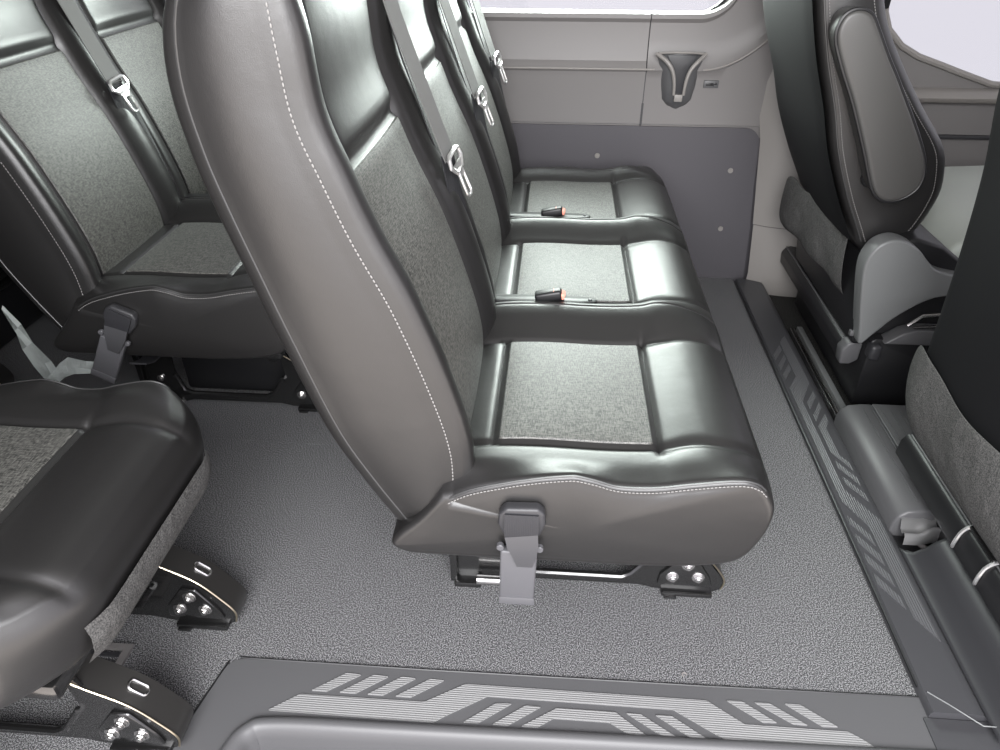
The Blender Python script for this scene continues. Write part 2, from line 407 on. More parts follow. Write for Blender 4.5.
HOLE=[(-.075,.10),(-.06,.052),(-.04,.042),(.165,.042),(.185,.052),(.225,.108),(.215,.215),(-.075,.215)]
def frame_parts(root, y):
    th=.006
    web=MB(); pts=[(-.165,.002),(-.172,.03),(-.175,.262),(.20,.262),(.245,.155),(.305,.120),(.345,.072),(.362,.042),(.358,.016),(.345,.008),(.235,.010),(.20,.018),(-.04,.018),(-.09,.004)]
    web.poly(pts,'y',y,y+th,holes=[HOLE])
    # raised lip around the opening, and a raised triangular pad for the bolts
    web.tube([Vector((a,y-.002,b)) for a,b in [(-.075,.10),(-.06,.052),(-.04,.040),(.165,.040),(.185,.050),(.222,.104)]],.0065,8)
    web.poly([(.235,.026),(.342,.026),(.335,.050),(.302,.104),(.275,.106),(.238,.055)],'y',y-.006,y+.001,bev=.004)
    f=web.build('frame_plate',FRAME,root)
    # top flange folded to the far side, following the slope at the front
    fl=MB(); line=catmull([(-.05,0,.262),(.10,0,.255),(.19,0,.195),(.245,0,.158),(.305,0,.121),(.345,0,.074),(.363,0,.043),(.360,0,.018)],6)
    vs=[];fs=[]
    for p in line: vs+=[(p.x,y,p.z),(p.x,y+.052,p.z+.001),(p.x-.002,y+.052,p.z-.004),(p.x-.002,y,p.z-.004)]
    for i in range(len(line)-1):
        for k in range(4): fs.append((i*4+k,i*4+(k+1)%4,i*4+4+(k+1)%4,i*4+4+k))
    fl.add(vs,fs); g=fl.build('frame_flange',FRAMEG,root)
    MB().tube([Vector((p.x+.0005,y-.001,p.z+.0005)) for p in line],.0017,6).build('fold_highlight',GOLD,g,label='edge highlight painted along the fold')  # golden line paints in the edge highlight along the fold
    for (sx,sz,tx,tz) in ((.195,.193,.218,.178),(.297,.126,.311,.113)):
        a=Vector((sx,y+.030,sz)); b=Vector((tx,y+.030,tz)); t=(b-a).normalized(); n=Vector((-t.z,0,t.x))
        ring=[]
        for k in range(16):
            an=2*PI*k/16; c=a if math.cos(an)<0 else b
            ring.append(c+t*.007*math.cos(an)+Vector((0,1,0))*.008*math.sin(an)+n*.003)
        MB().tube(ring,.0022,6,closed=True).build('slot_rim',STEEL,g)
    for bx,bz in ((.288,.086),(.262,.052),(.311,.054)):
        b=MB().cyl((bx,y-.005,bz),(0,-1,0),.0125,.003,20).cyl((bx,y-.008,bz),(0,-1,0),.0088,.006,6).cyl((bx,y-.014,bz),(0,-1,0),.005,.003,12)
        b.build('bolt',STEEL if bx!=.283 else STEEL,f)
    b=MB().cyl((-.118,y-.001,.085),(0,-1,0),.010,.004,16).cyl((-.118,y-.005,.085),(0,-1,0),.006,.004,6); b.build('bolt',STEEL,f)
    # feet reaching the floor
    MB().box((.245,y-.012,.0),(.345,y+.030,.012),.004).box((.25,y-.018,.0),(.275,y+.02,.006),.002).build('floor_foot',FRAME,root)
    r=MB().box((-.165,y-.02,0),(-.11,y+.03,.014),.004).box((-.172,y-.014,.01),(-.158,y-.002,.20),.003)
    r.build('floor_foot',FRAME,root)
    MB().cyl((-.118,y-.020,.028),(1,0,0),.010,.06,14).build('latch_pin',STEEL,root)

def belt(root,u,k):
    """shoulder strap with metal latch plate, hanging in front of the bolster on the far side of a seat"""
    yb=u['i1']+ .045
    pts=catmull([(-.300,yb-.0,1.165),(-.268,yb,1.02),(-.228,yb+.002,.90),(-.188,yb+.004,.785),(-.182,yb+.004,.772)],6)
    b=MB().ribbon(pts,(0.25,1,.1),.043,.0024); bb=b.build('seat_belt',WEBGR,root,label='grey shoulder webbing')
    lo=catmull([(-.188,yb+.002,.782),(-.174,yb+.006,.70),(-.146,yb+.010,.58),(-.130,yb+.012,.48),(-.118,yb+.012,.405)],6)
    MB().ribbon(lo,(0.35,1,.1),.043,.0024).build('lap_strap',WEBDK,bb)
    lo2=catmull([(-.312,yb+.012,1.165),(-.272,yb+.020,1.00),(-.228,yb+.030,.85),(-.165,yb+.032,.66),(-.125,yb+.030,.50),(-.112,yb+.028,.408)],6)
    MB().ribbon(lo2,(0.1,1,.05),.040,.0024).build('return_strap',WEBDK,bb)
    # latch plate
    g=MB(); c=Vector((-.180,yb+.002,.772)); dx=Vector((.35,.10,-.93)).normalized(); wy=Vector((.15,1,.10)); wy=(wy-dx*wy.dot(dx)).normalized(); n=dx.cross(wy)
    if n.x<0: n=-n
    def P(a,b,h=.0): return c+dx*a+wy*b+n*(.006+h)
    g.tube([P(-.006,-.028),P(-.010,-.020),P(-.010,.020),P(-.006,.028),P(.008,.030),P(.022,.016),P(.022,-.016),P(.008,-.030)],.0042,8,closed=True)
    g.tube([P(.022,-.010),P(.030,-.011),P(.068,-.011),P(.073,-.006),P(.073,.006),P(.068,.011),P(.030,.011),P(.022,.010)],.0028,8,closed=True)
    g.ribbon([P(.010,0),P(.020,0),P(.034,0)],wy,[.045,.034,.022],.004)
    g.build('latch_plate',CHROME,bb,label='bright metal latch plate')
def buckle(root,yc):
    z=.462
    m=MB()
    prof=[(-.13,.010),(-.10,.017),(0,.018),(.065,.016),(.092,.012),(.100,.004)]
    vs=[]
    out=[(x,yc-w) for x,w in prof]+[(x,yc+w) for x,w in reversed(prof)]
    m.poly(out,'z',z-.018,z+.004,bev=.004)
    s=m.build('buckle_pocket',PLBLACK,root)
    b=MB(); rot=Matrix.Rotation(math.radians(-12),3,'Y')
    b.box((-.028,yc-.013,z+.000),(.028,yc+.013,z+.022),.006,3,rot).build('buckle_housing',PLBLACK,s)
    MB().box((.006,yc-.011,z+.008),(.034,yc+.011,z+.0225),.004,2,Matrix.Rotation(math.radians(14),3,'Y')).build('release_button',RED,s,label='red release button')
    MB().cyl((.085,yc,z+.003),'z',.004,.003,12).build('rivet',PLDARK,s)

def anchor(root, y, tilt=0):
    n0=set(root.children)
    # webbing loop and rectangular cover hanging off the near end of the bench
    a=MB()
    a.poly([(-.062,.372),(-.060,.392),(-.050,.404),(-.002,.406),(.008,.396),(.010,.376),(.002,.350),(-.053,.348)],'y',y-.014,y+.006,bev=.005,bevseg=3)
    t=a.build('belt_end_tab',PLDARK,root)
    MB().ribbon([(-.026,y-.0155,.396),(-.026,y-.018,.376),(-.026,y-.018,.352)],(1,0,0),[.050,.052,.050],.004).build('webbing_loop',WEBDK,t)
    MB().ribbon([(-.026,y-.017,.356),(-.023,y-.020,.335),(-.020,y-.020,.312),(-.020,y-.018,.292)],(1,0,0),[.050,.047,.034,.024],.007).build('tapered_webbing',PLMID,t,angle=70)
    c=MB().poly([(-.060,.198),(-.004,.196),(-.001,.314),(-.058,.316)],'y',y-.014,y+.002,bev=.004,bevseg=3)
    c.box((-.060,y-.016,.196),(-.003,y-.010,.213),.002); c.cyl((-.058,y-.006,.322),(0,-1,0),.006,.008,12).cyl((.002,y-.006,.322),(0,-1,0),.006,.008,12)
    c.build('anchor_cover',ANCH,root,label='light grey rectangular cover')
    # folded webbing running back under the cushion to the frame
    MB().ribbon([(-.03,y-.004,.26),(-.03,y+.03,.245),(-.03,y+.10,.24),(-.03,y+.14,.235)],(1,0,0),.04,.004).build('anchor_strap',WEBDK,root)
    if tilt:
        rm=Matrix.Rotation(math.radians(tilt),4,'Y'); pv=Vector((-.026,y,.395))
        for o in root.children:
            if o in n0 or o.name.startswith('anchor_strap'): continue
            for q in [o]+list(o.children): q.data.transform(Matrix.Translation(pv)@rm@Matrix.Translation(-pv))

def make_bench(n, y_origin, label, cat='bench seat', group=None, near_anchor=True, film=False):
    root=thing({1:'single_seat',2:'double_seat',3:'three_seat_bench'}[n],(0,0,0),label,cat,group)
    # units in local y, starting at 0
    cuts=[0,.52] if n==1 else ([0,.500,.985] if n==2 else [0,.500,.975,1.47])
    ins=[(.092,.410),(.572,.892),(1.047,1.367)]
    for k in range(n):
        u=dict(y0=cuts[k],y1=cuts[k+1],i0=ins[k][0],i1=ins[k][1],n_end=(k==0),f_end=(k==n-1),bn=.004 if k==0 else .034,bf=.034 if k<n-1 else .026,
               b0=cuts[k]+(.025 if k==0 else 0),b1=cuts[k+1]-(.025 if k==n-1 else 0))
        if n==1: u['bf']=.010; u['round']=.06; u['roundn']=.085; u['rb']=.13
        c=cushion_mesh(u).build('seat_cushion',LEATHER,root,angle=70)
        cushion_panel(u).build('woven_panel',WOVEN,c,label='grey woven fabric panel')
        b=backrest_mesh(u).build('backrest',LEATHER,root,angle=70)
        backrest_panel(u).build('woven_panel',WOVENB,b,label='grey woven fabric panel')
        if u['n_end'] or u['f_end']:
            for fl,yy,sg in ((u['n_end'],u['y0'],-1),(u['f_end'],u['y1'],1)):
                if not fl: continue
                xs=[-.14+.47*k/60 for k in range(61)]
                top=[(plan_x(x,yy,u)+.001,yy-sg*.0025,interp(SEAM,x)-.0030) for x in xs]
                pts=[Vector(p) for p in top]
                MB().tube([p+Vector((0,0,.0005)) for p in pts],.0016,6).build('seam_piping',PIPING,c)
                dashes([p+Vector((0,sg*.0034,-.0062)) for p in pts],.0056,.0038,.0010).build('stitching',STITCH,c,label='pale double stitching')
                ybb=u['b0'] if sg<0 else u['b1']
                pts=[]
                for j in range(94):
                    s=.004+.955*j/93; fx=interp(FX,s); fz=interp(FZ,s); D=Vector((interp(RX,s)-fx,0,interp(RZ,s)-fz)).normalized()
                    ky=.045*(1-math.sqrt(max(0,1-sstep(.90,1,s)**2*.98)))
                    pts.append((Vector((fx,ybb-sg*ky,fz)),D))
                MB().tube([p+D*.0030+Vector((0,-sg*.0030,0)) for p,D in pts],.0022,6).build('seam_piping',PIPING,b)
                dashes([p+D*.0085+Vector((0,sg*.0022,0)) for p,D in pts],.0066,.0042,.00115).build('stitching',STITCH,b,label='pale double stitching')
                # second seam at the rear edge of the side panel
                rear=[]
                for j in range(60):
                    s=.02+.93*j/59; fx=interp(FX,s); fz=interp(FZ,s); R=Vector((interp(RX,s),0,interp(RZ,s))); D=(R-Vector((fx,0,fz))).normalized()
                    ky=.045*(1-math.sqrt(max(0,1-sstep(.90,1,s)**2*.98)))
                    rear.append(R-D*.030+Vector((0,ybb-sg*ky-sg*.0015,0)))
                MB().tube(rear,.0022,6).build('rear_seam',PIPING,b)
        if n>1: belt(root,u,k)
        if k<n-1: buckle(root,cuts[k+1]+.03)
    if n>1:
        frame_parts(root,.185); frame_parts(root,cuts[n]-.28)
    else:
        frame_parts(root,.13); frame_parts(root,.37)
    ylen=cuts[n]
    # under-cushion pan and cross tubes tie the frames together
    MB().box((-.18,.06,.235),(.28,ylen-.06,.268),.008).build('seat_pan',FRAME,root)
    if n>1: MB().box((-.085,.24,.012),(.205,ylen-.34,.236),.012).build('under_seat_shade_box',PLBLACK,root)  # added black box, gives the frame openings their dark inside
    MB().tube([(-.12,.14,.20),(-.12,ylen-.14 if n>1 else .40,.20)],.014,12).build('cross_tube',FRAME,root)
    MB().tube([(.22,.14,.19),(.22,ylen-.14 if n>1 else .40,.19)],.014,12).build('cross_tube',FRAME,root)
    if near_anchor: anchor(root,-.012,27 if n==2 else 0)
    root.location=y_origin
    return root

def copy_tree(o,parent=None):
    c=o.copy(); COL.objects.link(c)
    if parent: c.parent=parent
    for ch in list(o.children): copy_tree(ch,c)
    return c

G='charcoal leather passenger seats on black steel frames'
make_bench(3,(0,.80,0),'three-place black leather bench with woven panels in the middle of the speckled floor')
two=make_bench(2,(-.905,1.35,0),'double black leather seat behind the three-place bench, with scraps of clear film at its base')
make_bench(1,(-.92,.47,0),'single black leather seat at bottom left, grey cloth strip below its front edge',near_anchor=False)
# the row behind, almost fully hidden
last=copy_tree(two); last.location=(-1.85,1.345,0); last['label']='rearmost double seat, only its dark frame showing behind the second row'
last.name='double_seat'
# cloth strip under the front edge of the single seat
single=[o for o in COL.objects if o.name.startswith('single_seat')][0]
mb=MB(); vs=[];fs=[]
prof=[(.353,.372),(.356,.350),(.351,.322),(.335,.296)]
ny=20
for a,(x,z) in enumerate(prof):
    for b in range(ny+1):
        y=.085+.365*b/ny; q=.010*max(0,(y-.42)/.03)+.006*max(0,(.13-y)/.045); vs.append((x+.004-q-.085*max(0,1-y/.13)**2*.9,y,z-.004))
for a in range(len(prof)-1):
    for b in range(ny): i=a*(ny+1)+b; fs.append((i,i+1,i+ny+2,i+ny+1))
mb.add(vs,fs).build('front_skirt',CLOTH,single,label='grey cloth strip under the front edge')

# ------------------------------------------------------------ floor
fl=MB()
fl.poly([(-3.0,.30),(-.53,.30),(-.53,.60),(-.53,.771),(.6665,.783),(.6635,2.46),(-3.0,2.46)],'z',-.03,0)
struct(fl.build('floor',VINYL,smooth=False))
# floor groove showing between the rows
struct(MB().tube([(-1.0,1.40,.0),(-.55,1.39,.0)],.0012,6).build('trim_1',PLGREY))

def rpoly(pts,r,n=5):
    out=[];N=len(pts)
    for i,p in enumerate(pts):
        p=Vector((p[0],p[1])); a=Vector((pts[i-1][0],pts[i-1][1])); b=Vector((pts[(i+1)%N][0],pts[(i+1)%N][1]))
        rr=r[i] if isinstance(r,(list,tuple)) else r
        if rr<=0: out.append((p.x,p.y)); continue
        d1=(a-p).normalized(); d2=(b-p).normalized(); q=min(rr,(a-p).length*.45,(b-p).length*.45)
        s=p+d1*q; e=p+d2*q
        for k in range(n+1):
            t=k/n; v=s*(1-t)**2+p*2*t*(1-t)+e*t*t; out.append((v.x,v.y))
    return out

# door-side tread mat with its ribbed pattern and the rounded nose of the entry step
ts=thing('entry_tread_mat',(0,0,0),'smooth grey tread mat with pale ribbed chevron bars along the door opening','tread mat')
MB().poly(rpoly([(-.545,.772),(-.60,.50),(-.50,.50),(-.485,.655),(.80,.668),(.80,.72),(.667,.7845)],[.025,0,0,.03,0,0,0]),'z',-.02,.003).build('mat_plate',PLGREY,ts)
PAT=dict(
P1=[(-0.382,0.719),(-0.356,0.719),(-0.303,0.755),(-0.329,0.757)],
P2=[(-0.333,0.719),(-0.305,0.719),(-0.254,0.755),(-0.28,0.757)],
P3=[(-0.284,0.719),(-0.257,0.719),(-0.205,0.755),(-0.23,0.757)],
P4=[(-0.235,0.719),(-0.208,0.719),(-0.155,0.755),(-0.18,0.756)],
band=[(-0.445,0.678),(-0.399,0.711),(-0.184,0.712),(-0.117,0.751),(0.298,0.751),(0.355,0.712),(0.522,0.712),(0.545,0.698),(0.56,0.684),(0.41,0.680),(0.323,0.680),(0.239,0.730),(-0.076,0.731),(-0.144,0.690),(-0.162,0.677)],
Q1=[(-0.113,0.681),(-0.087,0.682),(-0.034,0.72),(-0.061,0.719)],
Q2=[(-0.064,0.681),(-0.038,0.681),(0.016,0.718),(-0.01,0.719)],
band2=[(-0.016,0.681),(0.011,0.681),(0.037,0.699),(0.13,0.699),(0.160,0.681),(0.189,0.681),(0.141,0.718),(0.043,0.718)],
R1=[(0.159,0.718),(0.184,0.717),(0.238,0.682),(0.215,0.682)],
R2=[(0.208,0.718),(0.235,0.718),(0.288,0.682),(0.262,0.682)],
S1=[(0.332,0.754),(0.358,0.754),(0.409,0.719),(0.386,0.718)],
S2=[(0.379,0.754),(0.404,0.754),(0.459,0.718),(0.435,0.719)],
S3=[(0.43,0.755),(0.456,0.755),(0.508,0.719),(0.483,0.718)])
for k,v in PAT.items(): MB().poly(rpoly(v,.002,2),'z',.002,.0052).build('ribbed_bar' if len(v)==4 else 'ribbed_band',RIBBED,ts,smooth=False)
MB().tube([(-.53,.7745,.0025),(-.2,.775,.0025),(.30,.780,.0025),(.667,.786,.0025)],.0018,6).build('mat_edge',PLBLACK,ts)
MB().tube([(-.548,.766,.0025),(-.57,.66,.0025),(-.60,.50,.0025)],.0018,6).build('mat_edge',PLBLACK,ts)
# entry step: rounded nose swept along x and the riser below
path=catmull([(-.515,.40,0),(-.500,.52,0),(-.486,.60,0),(-.468,.640,0),(-.42,.655,0),(-.2,.660,0),(.2,.668,0),(.6,.676,0),(.95,.684,0)],8)
prof=[(.014,.004),(.010,.010),(.002,.0125),(-.006,.009),(-.012,0),(-.015,-.012),(-.018,-.05),(-.030,-.20)]
vs=[];fs=[]
for i,p in enumerate(path):
    a=path[max(i-1,0)];b=path[min(i+1,len(path)-1)];t=(b-a).normalized();n=Vector((-t.y,t.x,0))
    for o,z in prof: vs.append((p.x+n.x*o,p.y+n.y*o,z))
M=len(prof)
for i in range(len(path)-1):
    for k in range(M-1): fs.append((i*M+k,i*M+k+1,(i+1)*M+k+1,(i+1)*M+k))
struct(MB().add(vs,fs).build('trim_8',PLGREY,angle=80))
struct(MB().box((-.55,-.10,-.23),(1.0,.72,-.20)).build('floor_step',PLDARK))

# raised edge strip running across the van on the right
rs=thing('side_tread_strip',(0,0,0),'long dark raised strip with ribbed bars running across the van behind the front seats','tread strip')
m=MB(); sec=[(.664,-.01),(.664,.014),(.668,.020),(.735,.021),(.748,.020),(.757,.012),(.775,-.03)]
m.poly([(x,z) for x,z in sec],'y',.748,2.40,bev=.0); m.build('strip_body',PLMID,rs,angle=50)
MB().tube([(.665,.80,.012),(.663,2.39,.012)],.0035,8).build('strip_lip',PLBLACK,rs)
for k,v in PAT.items():
    q=[(.671+(.757-y)*.85, .889+(x+.445)*1.10) for x,y in v]
    MB().poly(q[::-1],'z',.019,.0228).build('ribbed_bar' if len(v)==4 else 'ribbed_band',RIBBEDX,rs,smooth=False)

# moulded black cover to the right of the strip (base of the door pillar)
pc=thing('pillar_base_cover',(0,0,0),'smooth black plastic cover sloping down to the right of the tread strip','trim cover')
vs=[];fs=[];ny=40
def lip(y): return 0
sec=[(.752,.018),(.758,.022),(.768,.032),(.780,.060),(.790,.082),(.805,.095),(.84,.100),(.95,.100),(1.3,.095)]
for j in range(ny+1):
    for x,z in sec:
        ye=1.080+.045*max(0,1-(x-.752)/.045)**2
        vs.append((x,.70+(ye-.70)*j/ny,z))
M=len(sec)
hole=[]
for j in range(ny):
    for k in range(M-1):
        fs.append((j*M+k,j*M+k+1,(j+1)*M+k+1,(j+1)*M+k))
ck=MB().add(vs,fs).build('cover_skin',PLDARK,pc,angle=80); md=ck.modifiers.new('thick','SOLIDIFY'); md.thickness=.004
MB().tube([(.672,.785,.021),(.70,.762,.0215),(.738,.728,.0215),(.76,.728,.0215)],.0012,6).build('cover_seam',PLRC,pc)

# front cab floor
struct(MB().poly([(.66,.65),(2.4,.65),(2.4,2.46),(.66,2.46)],'z',-.07,-.03).build('floor_front',CARPET,smooth=False))
MB().poly([(.655,.66),(1.2,.66),(1.2,.78),(.757,.78),(.757,.747),(.655,.747)],'z',-.03,.006,bev=.002).build('cover_foot',PLMID,pc)
tk=thing('runner_track',(0,0,0),'two bright metal runners and a pale strip set in black carpet behind the driver seat','track')
MB().box((.7755,1.565,-.03),(.7790,2.08,.004),.001).box((.787,1.565,-.03),(.790,2.08,.004),.001).build('metal_runner',STEEL,tk)
MB().box((.803,1.565,-.03),(.820,2.10,.000),.002).build('pale_strip',PLRC,tk)
# ribbed tray cover between the strip and the front passenger seat
cv=thing('tunnel_cover',(0,0,0),'raised grey plastic tray cover beside the front passenger seat rail','cover')
m=MB(); m.poly([(.748,-.02),(.750,.040),(.755,.060),(.772,.075),(.80,.080),(.832,.080),(.832,-.02)],'y',1.17,1.56,bev=.006,bevseg=2); m.poly([(.831,-.02),(.831,.080),(1.02,.080),(1.02,-.02)],'y',1.335,1.56,bev=.002); m.build('tray_top',PLGREY,cv,angle=50)
m=MB()
for k in range(9): m.box((.80+.022*k,1.20 if k<1 else 1.34,.080),(.803+.022*k,1.53,.0825),.0008)
m.build('tray_ribs',PLGREY,cv)
vs=[];fs=[]
xs=[.762+.0055*k for k in range(20)]
for x in xs:
    w=.012*sstep(.79,.82,x)
    for y,z in ((1.176,.060),(1.166,.058+w*.3),(1.158,.040+w),(1.146,.036+w),(1.140,.044+w),(1.134,.040+w),(1.130,.020)): vs.append((x,y+.010*sstep(.79,.83,x),z))
for j in range(len(xs)-1):
    for k in range(6): fs.append((j*7+k,j*7+k+1,j*7+7+k+1,j*7+7+k))
MB().add(vs,fs).build('retaining_clip',CHROMED,cv,label='shiny bent clip at the near end',angle=80)
MB().poly([(.758,1.165),(.758,1.06),(.84,1.06),(.84,1.165)],'z',-.02,.010).build('well_floor',PLBLACK,cv)
MB().tube([(.80,1.15,.012),(.825,1.09,.018),(.83,1.06,.02)],.006,8).build('well_rib',TRIMGREY,cv)
# ------------------------------------------------------------ far side wall
def arc(cx,cz,r,a0,a1,n=8): return [(cx+r*math.cos(math.radians(a0+(a1-a0)*k/n)),cz+r*math.sin(math.radians(a0+(a1-a0)*k/n))) for k in range(n+1)]
# lower dark panel
lp=[(-3.0,-.03),(.705,-.03),(.690,.20)]+[(.676,.34)]+[(.668,.47)]+arc(.615,.480,.052,0,90,8)[1:]+[(-3.0,.533)]
struct(MB().poly(lp,'y',2.445,2.47,bev=.0).build('wall_left_lower',PANELDK,smooth=False))
# upper trim: profile swept in x
prof=[(2.455,.50),(2.452,.537),(2.444,.540),(2.444,.560),(2.440,.68),(2.436,.700),(2.431,.706),(2.434,.712),(2.448,.730),(2.456,.79),(2.455,.838),(2.446,.850),(2.450,.862),(2.500,.866)]
# straight run
vs=[];fs=[];xs=[-3.0,-.20,0,.15,.276]
def sweep(prof,xs,bend=lambda x:0):
    vs=[];fs=[];M=len(prof)
    for x in xs:
        for k,(y,z) in enumerate(prof): vs.append((x,y,z+bend(x)))
    for i in range(len(xs)-1):
        for k in range(M-1): fs.append((i*M+k,i*M+k+1,(i+1)*M+k+1,(i+1)*M+k))
    return vs,fs
w=MB(); w.add(*sweep(prof,[-3.0,.274])); struct(w.build('wall_left_trim',TRIMGREY,angle=25))
# right-hand part: ledge rises and dissolves into the pillar, with the rounded window corner
xs=[.277+.0155*k for k in range(30)]
vs=[];fs=[];M=len(prof)
for x in xs:
    t=max(0,(x-.44)/.20); lift=.10*t*t
    wl=0 if x<.42 else (.12-math.sqrt(max(0,.0144-min(x-.42,.118)**2)))
    if x>.538: wl=.10+ (x-.538)*4
    for k,(y,z) in enumerate(prof):
        zz=z; yy=y
        if 5<=k<=9: zz=z+lift
        if k>=10: zz=z+wl
        if 9<=k: yy=y
        vs.append((x,yy,min(zz,1.35)))
for i in range(len(xs)-1):
    for k in range(M-1): fs.append((i*M+k,i*M+k+1,(i+1)*M+k+1,(i+1)*M+k))
struct(MB().add(vs,fs).build('wall_left_corner',TRIMGREY,angle=35))
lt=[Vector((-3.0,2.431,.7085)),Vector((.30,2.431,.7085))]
struct(MB().tube(lt,.0035,8).build('ledge_highlight',TRIMLIT))  # pale tube stands in for the highlight along the ledge
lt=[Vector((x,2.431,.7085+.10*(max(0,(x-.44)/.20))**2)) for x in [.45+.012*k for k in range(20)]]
struct(MB().tube(lt,.0035,8).build('ledge_highlight_rise',TRIMLIT))  # painted highlight carried on where the ledge rises
# window surround and glass
outer=[(-3.0,.86),(.60,.86),(.60,1.75),(-3.0,1.75)]
hole=[(-1.75,.875)]+[(.40,.864)]+arc(.41,.97,.108,-80,0,6)+[(.518,1.50),(-1.75,1.50)]
struct(MB().poly(outer,'y',2.49,2.51,holes=[hole]).build('wall_left_upper',TRIMGREY,smooth=False))
struct(MB().poly(hole,'y',2.505,2.508).build('window_1',GLASS,smooth=False))
struct(MB().tube([(-1.75,2.487,.868)]+[(x,2.487,z-.003) for x,z in hole[1:10]],.004,8).build('window_seal',PLBLACK))
# trim seam
struct(MB().box((.272,2.4425,.537),(.279,2.452,.70)).build('trim_2',PLDARK))
# cup-shaped hook pocket
hk=thing('coat_hook_pocket',(0,0,0),'dark tapered pocket with bright V-shaped rim on the far wall trim','hook')
def shell():
    vs=[];fs=[]
    prof=[(.758,.305,.450,.0),(.74,.308,.446,-.004),(.70,.322,.436,-.006),(.66,.326,.434,-.004),(.62,.332,.428,.000),(.600,.345,.415,.006),(.590,.370,.392,.012)]
    N=12
    for z,a,b,dy in prof:
        for k in range(N+1):
            t=k/N; x=a+(b-a)*t; vs.append((x,2.446-.034*math.sin(PI*t)**.6*(1 if z>.60 else .5)+dy,z))
    for i in range(len(prof)-1):
        for k in range(N): q=i*(N+1)+k; fs.append((q,q+1,q+N+2,q+N+1))
    return MB().add(vs,fs)
shell().build('pocket_shell',PLGREY,hk,angle=80)
yy=2.402
rim=catmull([(.300,yy+.018,.757),(.330,yy,.738),(.350,yy-.004,.713),(.360,yy-.004,.680),(.364,yy,.640)],6)
MB().tube(rim,[.0065*(1-.4*abs(k/len(rim)-.3)) for k in range(len(rim))],8).build('rim',TRIMLIT,hk)
rim=catmull([(.450,yy+.018,.757),(.425,yy,.738),(.405,yy-.004,.713),(.396,yy-.004,.680),(.394,yy,.640)],6)
MB().tube(rim,[.0065*(1-.4*abs(k/len(rim)-.3)) for k in range(len(rim))],8).build('rim',TRIMLIT,hk)
MB().tube(catmull([(.300,yy+.018,.757),(.34,yy+.004,.762),(.375,yy,.763),(.41,yy+.004,.762),(.450,yy+.018,.757)],5),.0035,8).build('rim',TRIMLIT,hk)
MB().poly([(.330,.755),(.425,.755),(.400,.715),(.394,.64),(.366,.64),(.355,.715)],'y',yy+.004,yy+.010,bev=.003).build('recess',PLDARK,hk)
MB().box((.366,yy-.004,.620),(.392,yy+.01,.642),.003).build('pale_tip',TRIMLIT,hk)
# small pictogram plate next to it
bp=thing('pictogram_badge',(.482,2.440,.667),'small rectangular pictogram badge on the trim right of the hook pocket','badge')
MB().poly([(-.024,-.011),(.022,-.011),(.022,.011),(-.024,.011)],'y',-.006,.01,bev=.002).build('plate',PLGREY,bp)
MB().box((-.018,-.0075,-.004),(.004,-.005,.004),.001).box((.004,-.0075,-.006),(.007,-.005,.006),.0005).box((.007,-.0075,-.001),(.016,-.005,.005),.001).build('mark',PLBLACK,bp)
# panel screws
for k,(x,z,l) in enumerate(((.143,.434,'small round screw on the dark lower panel just above the far bench cushion'),(.589,.394,'small round screw on the dark lower panel, upper of the two at its right end'),(.590,.189,'small round screw on the dark lower panel, lower of the two at its right end'))):
    o=MB().cyl((0,0,0),(0,-1,0),.0085,.004,20).cyl((0,-.004,0),(0,-1,0),.0035,.0015,6).build('panel_screw',TRIMLIT); o.location=(x,2.445,z); tag(o,l,'screw','screws on the dark lower panel')

# pillar trim at the right end of the wall
pil=[]
def pill(name,rows,m):
    vs=[];fs=[];N=10
    for (z,x0,x1,y) in rows:
        for k in range(N+1):
            t=k/N; x=x0+(x1-x0)*t; vs.append((x,y-.045*math.sin(PI*min(1,t*.9))**.7,z))
    for i in range(len(rows)-1):
        for k in range(N): q=i*(N+1)+k; fs.append((q,q+1,q+N+2,q+N+1))
    return struct(MB().add(vs,fs).build(name,m,angle=80))
pill('trim_3',[(-.03,.705,1.10,2.41),(-.01,.700,1.10,2.40),(.05,.700,1.08,2.395),(.22,.690,1.04,2.41)],TRIMLIT)
pill('trim_4',[(.222,.688,1.04,2.41),(.36,.675,.98,2.42),(.50,.664,.93,2.435),(.62,.640,.92,2.45),(.75,.600,.92,2.47),(.90,.57,.93,2.49),(1.30,.55,.90,2.50),(1.80,.55,.90,2.50)],TRIMLIT)

# driver's door beyond the seats
dp=[(.90,-.1),(2.4,-.1),(2.4,.60),(1.353,.668),(1.25,.70),(1.183,.722),(1.11,.745),(1.05,.775),(1.00,.82),(.975,.87),(.965,.95),(.96,1.75),(.90,1.75)]
struct(MB().poly(dp,'y',2.50,2.53,bev=.0).build('door_1',TRIMGREY,smooth=False))
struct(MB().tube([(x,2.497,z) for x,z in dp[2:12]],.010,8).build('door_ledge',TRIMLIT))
struct(MB().add(*sweep([(2.50,.655),(2.470,.648),(2.455,.632),(2.462,.618),(2.50,.612)],[.93,2.3])).build('door_armrest',TRIMLIT,angle=60))
struct(MB().box((.95,2.485,.500),(2.3,2.50,.512),.002).build('door_seam',PLDARK))
struct(MB().poly([(.96,.60),(2.4,.60),(2.4,1.75),(.96,1.75)],'y',2.522,2.525).build('window_2',GLASS,smooth=False))
# dark pillar top beside the window
struct(MB().box((.900,2.44,.88),(.965,2.49,1.8),.01).build('trim_5',PLBLACK))

# ------------------------------------------------------------ driver seat
def seat_box(t,dx,y0,y1):
    """closed backrest body of a front seat from side outline given as front & rear x by z"""
ds=thing('driver_seat',(0,0,0),'front driver seat with folded-up leather armrest on its inner side and a flat black back','front seat')
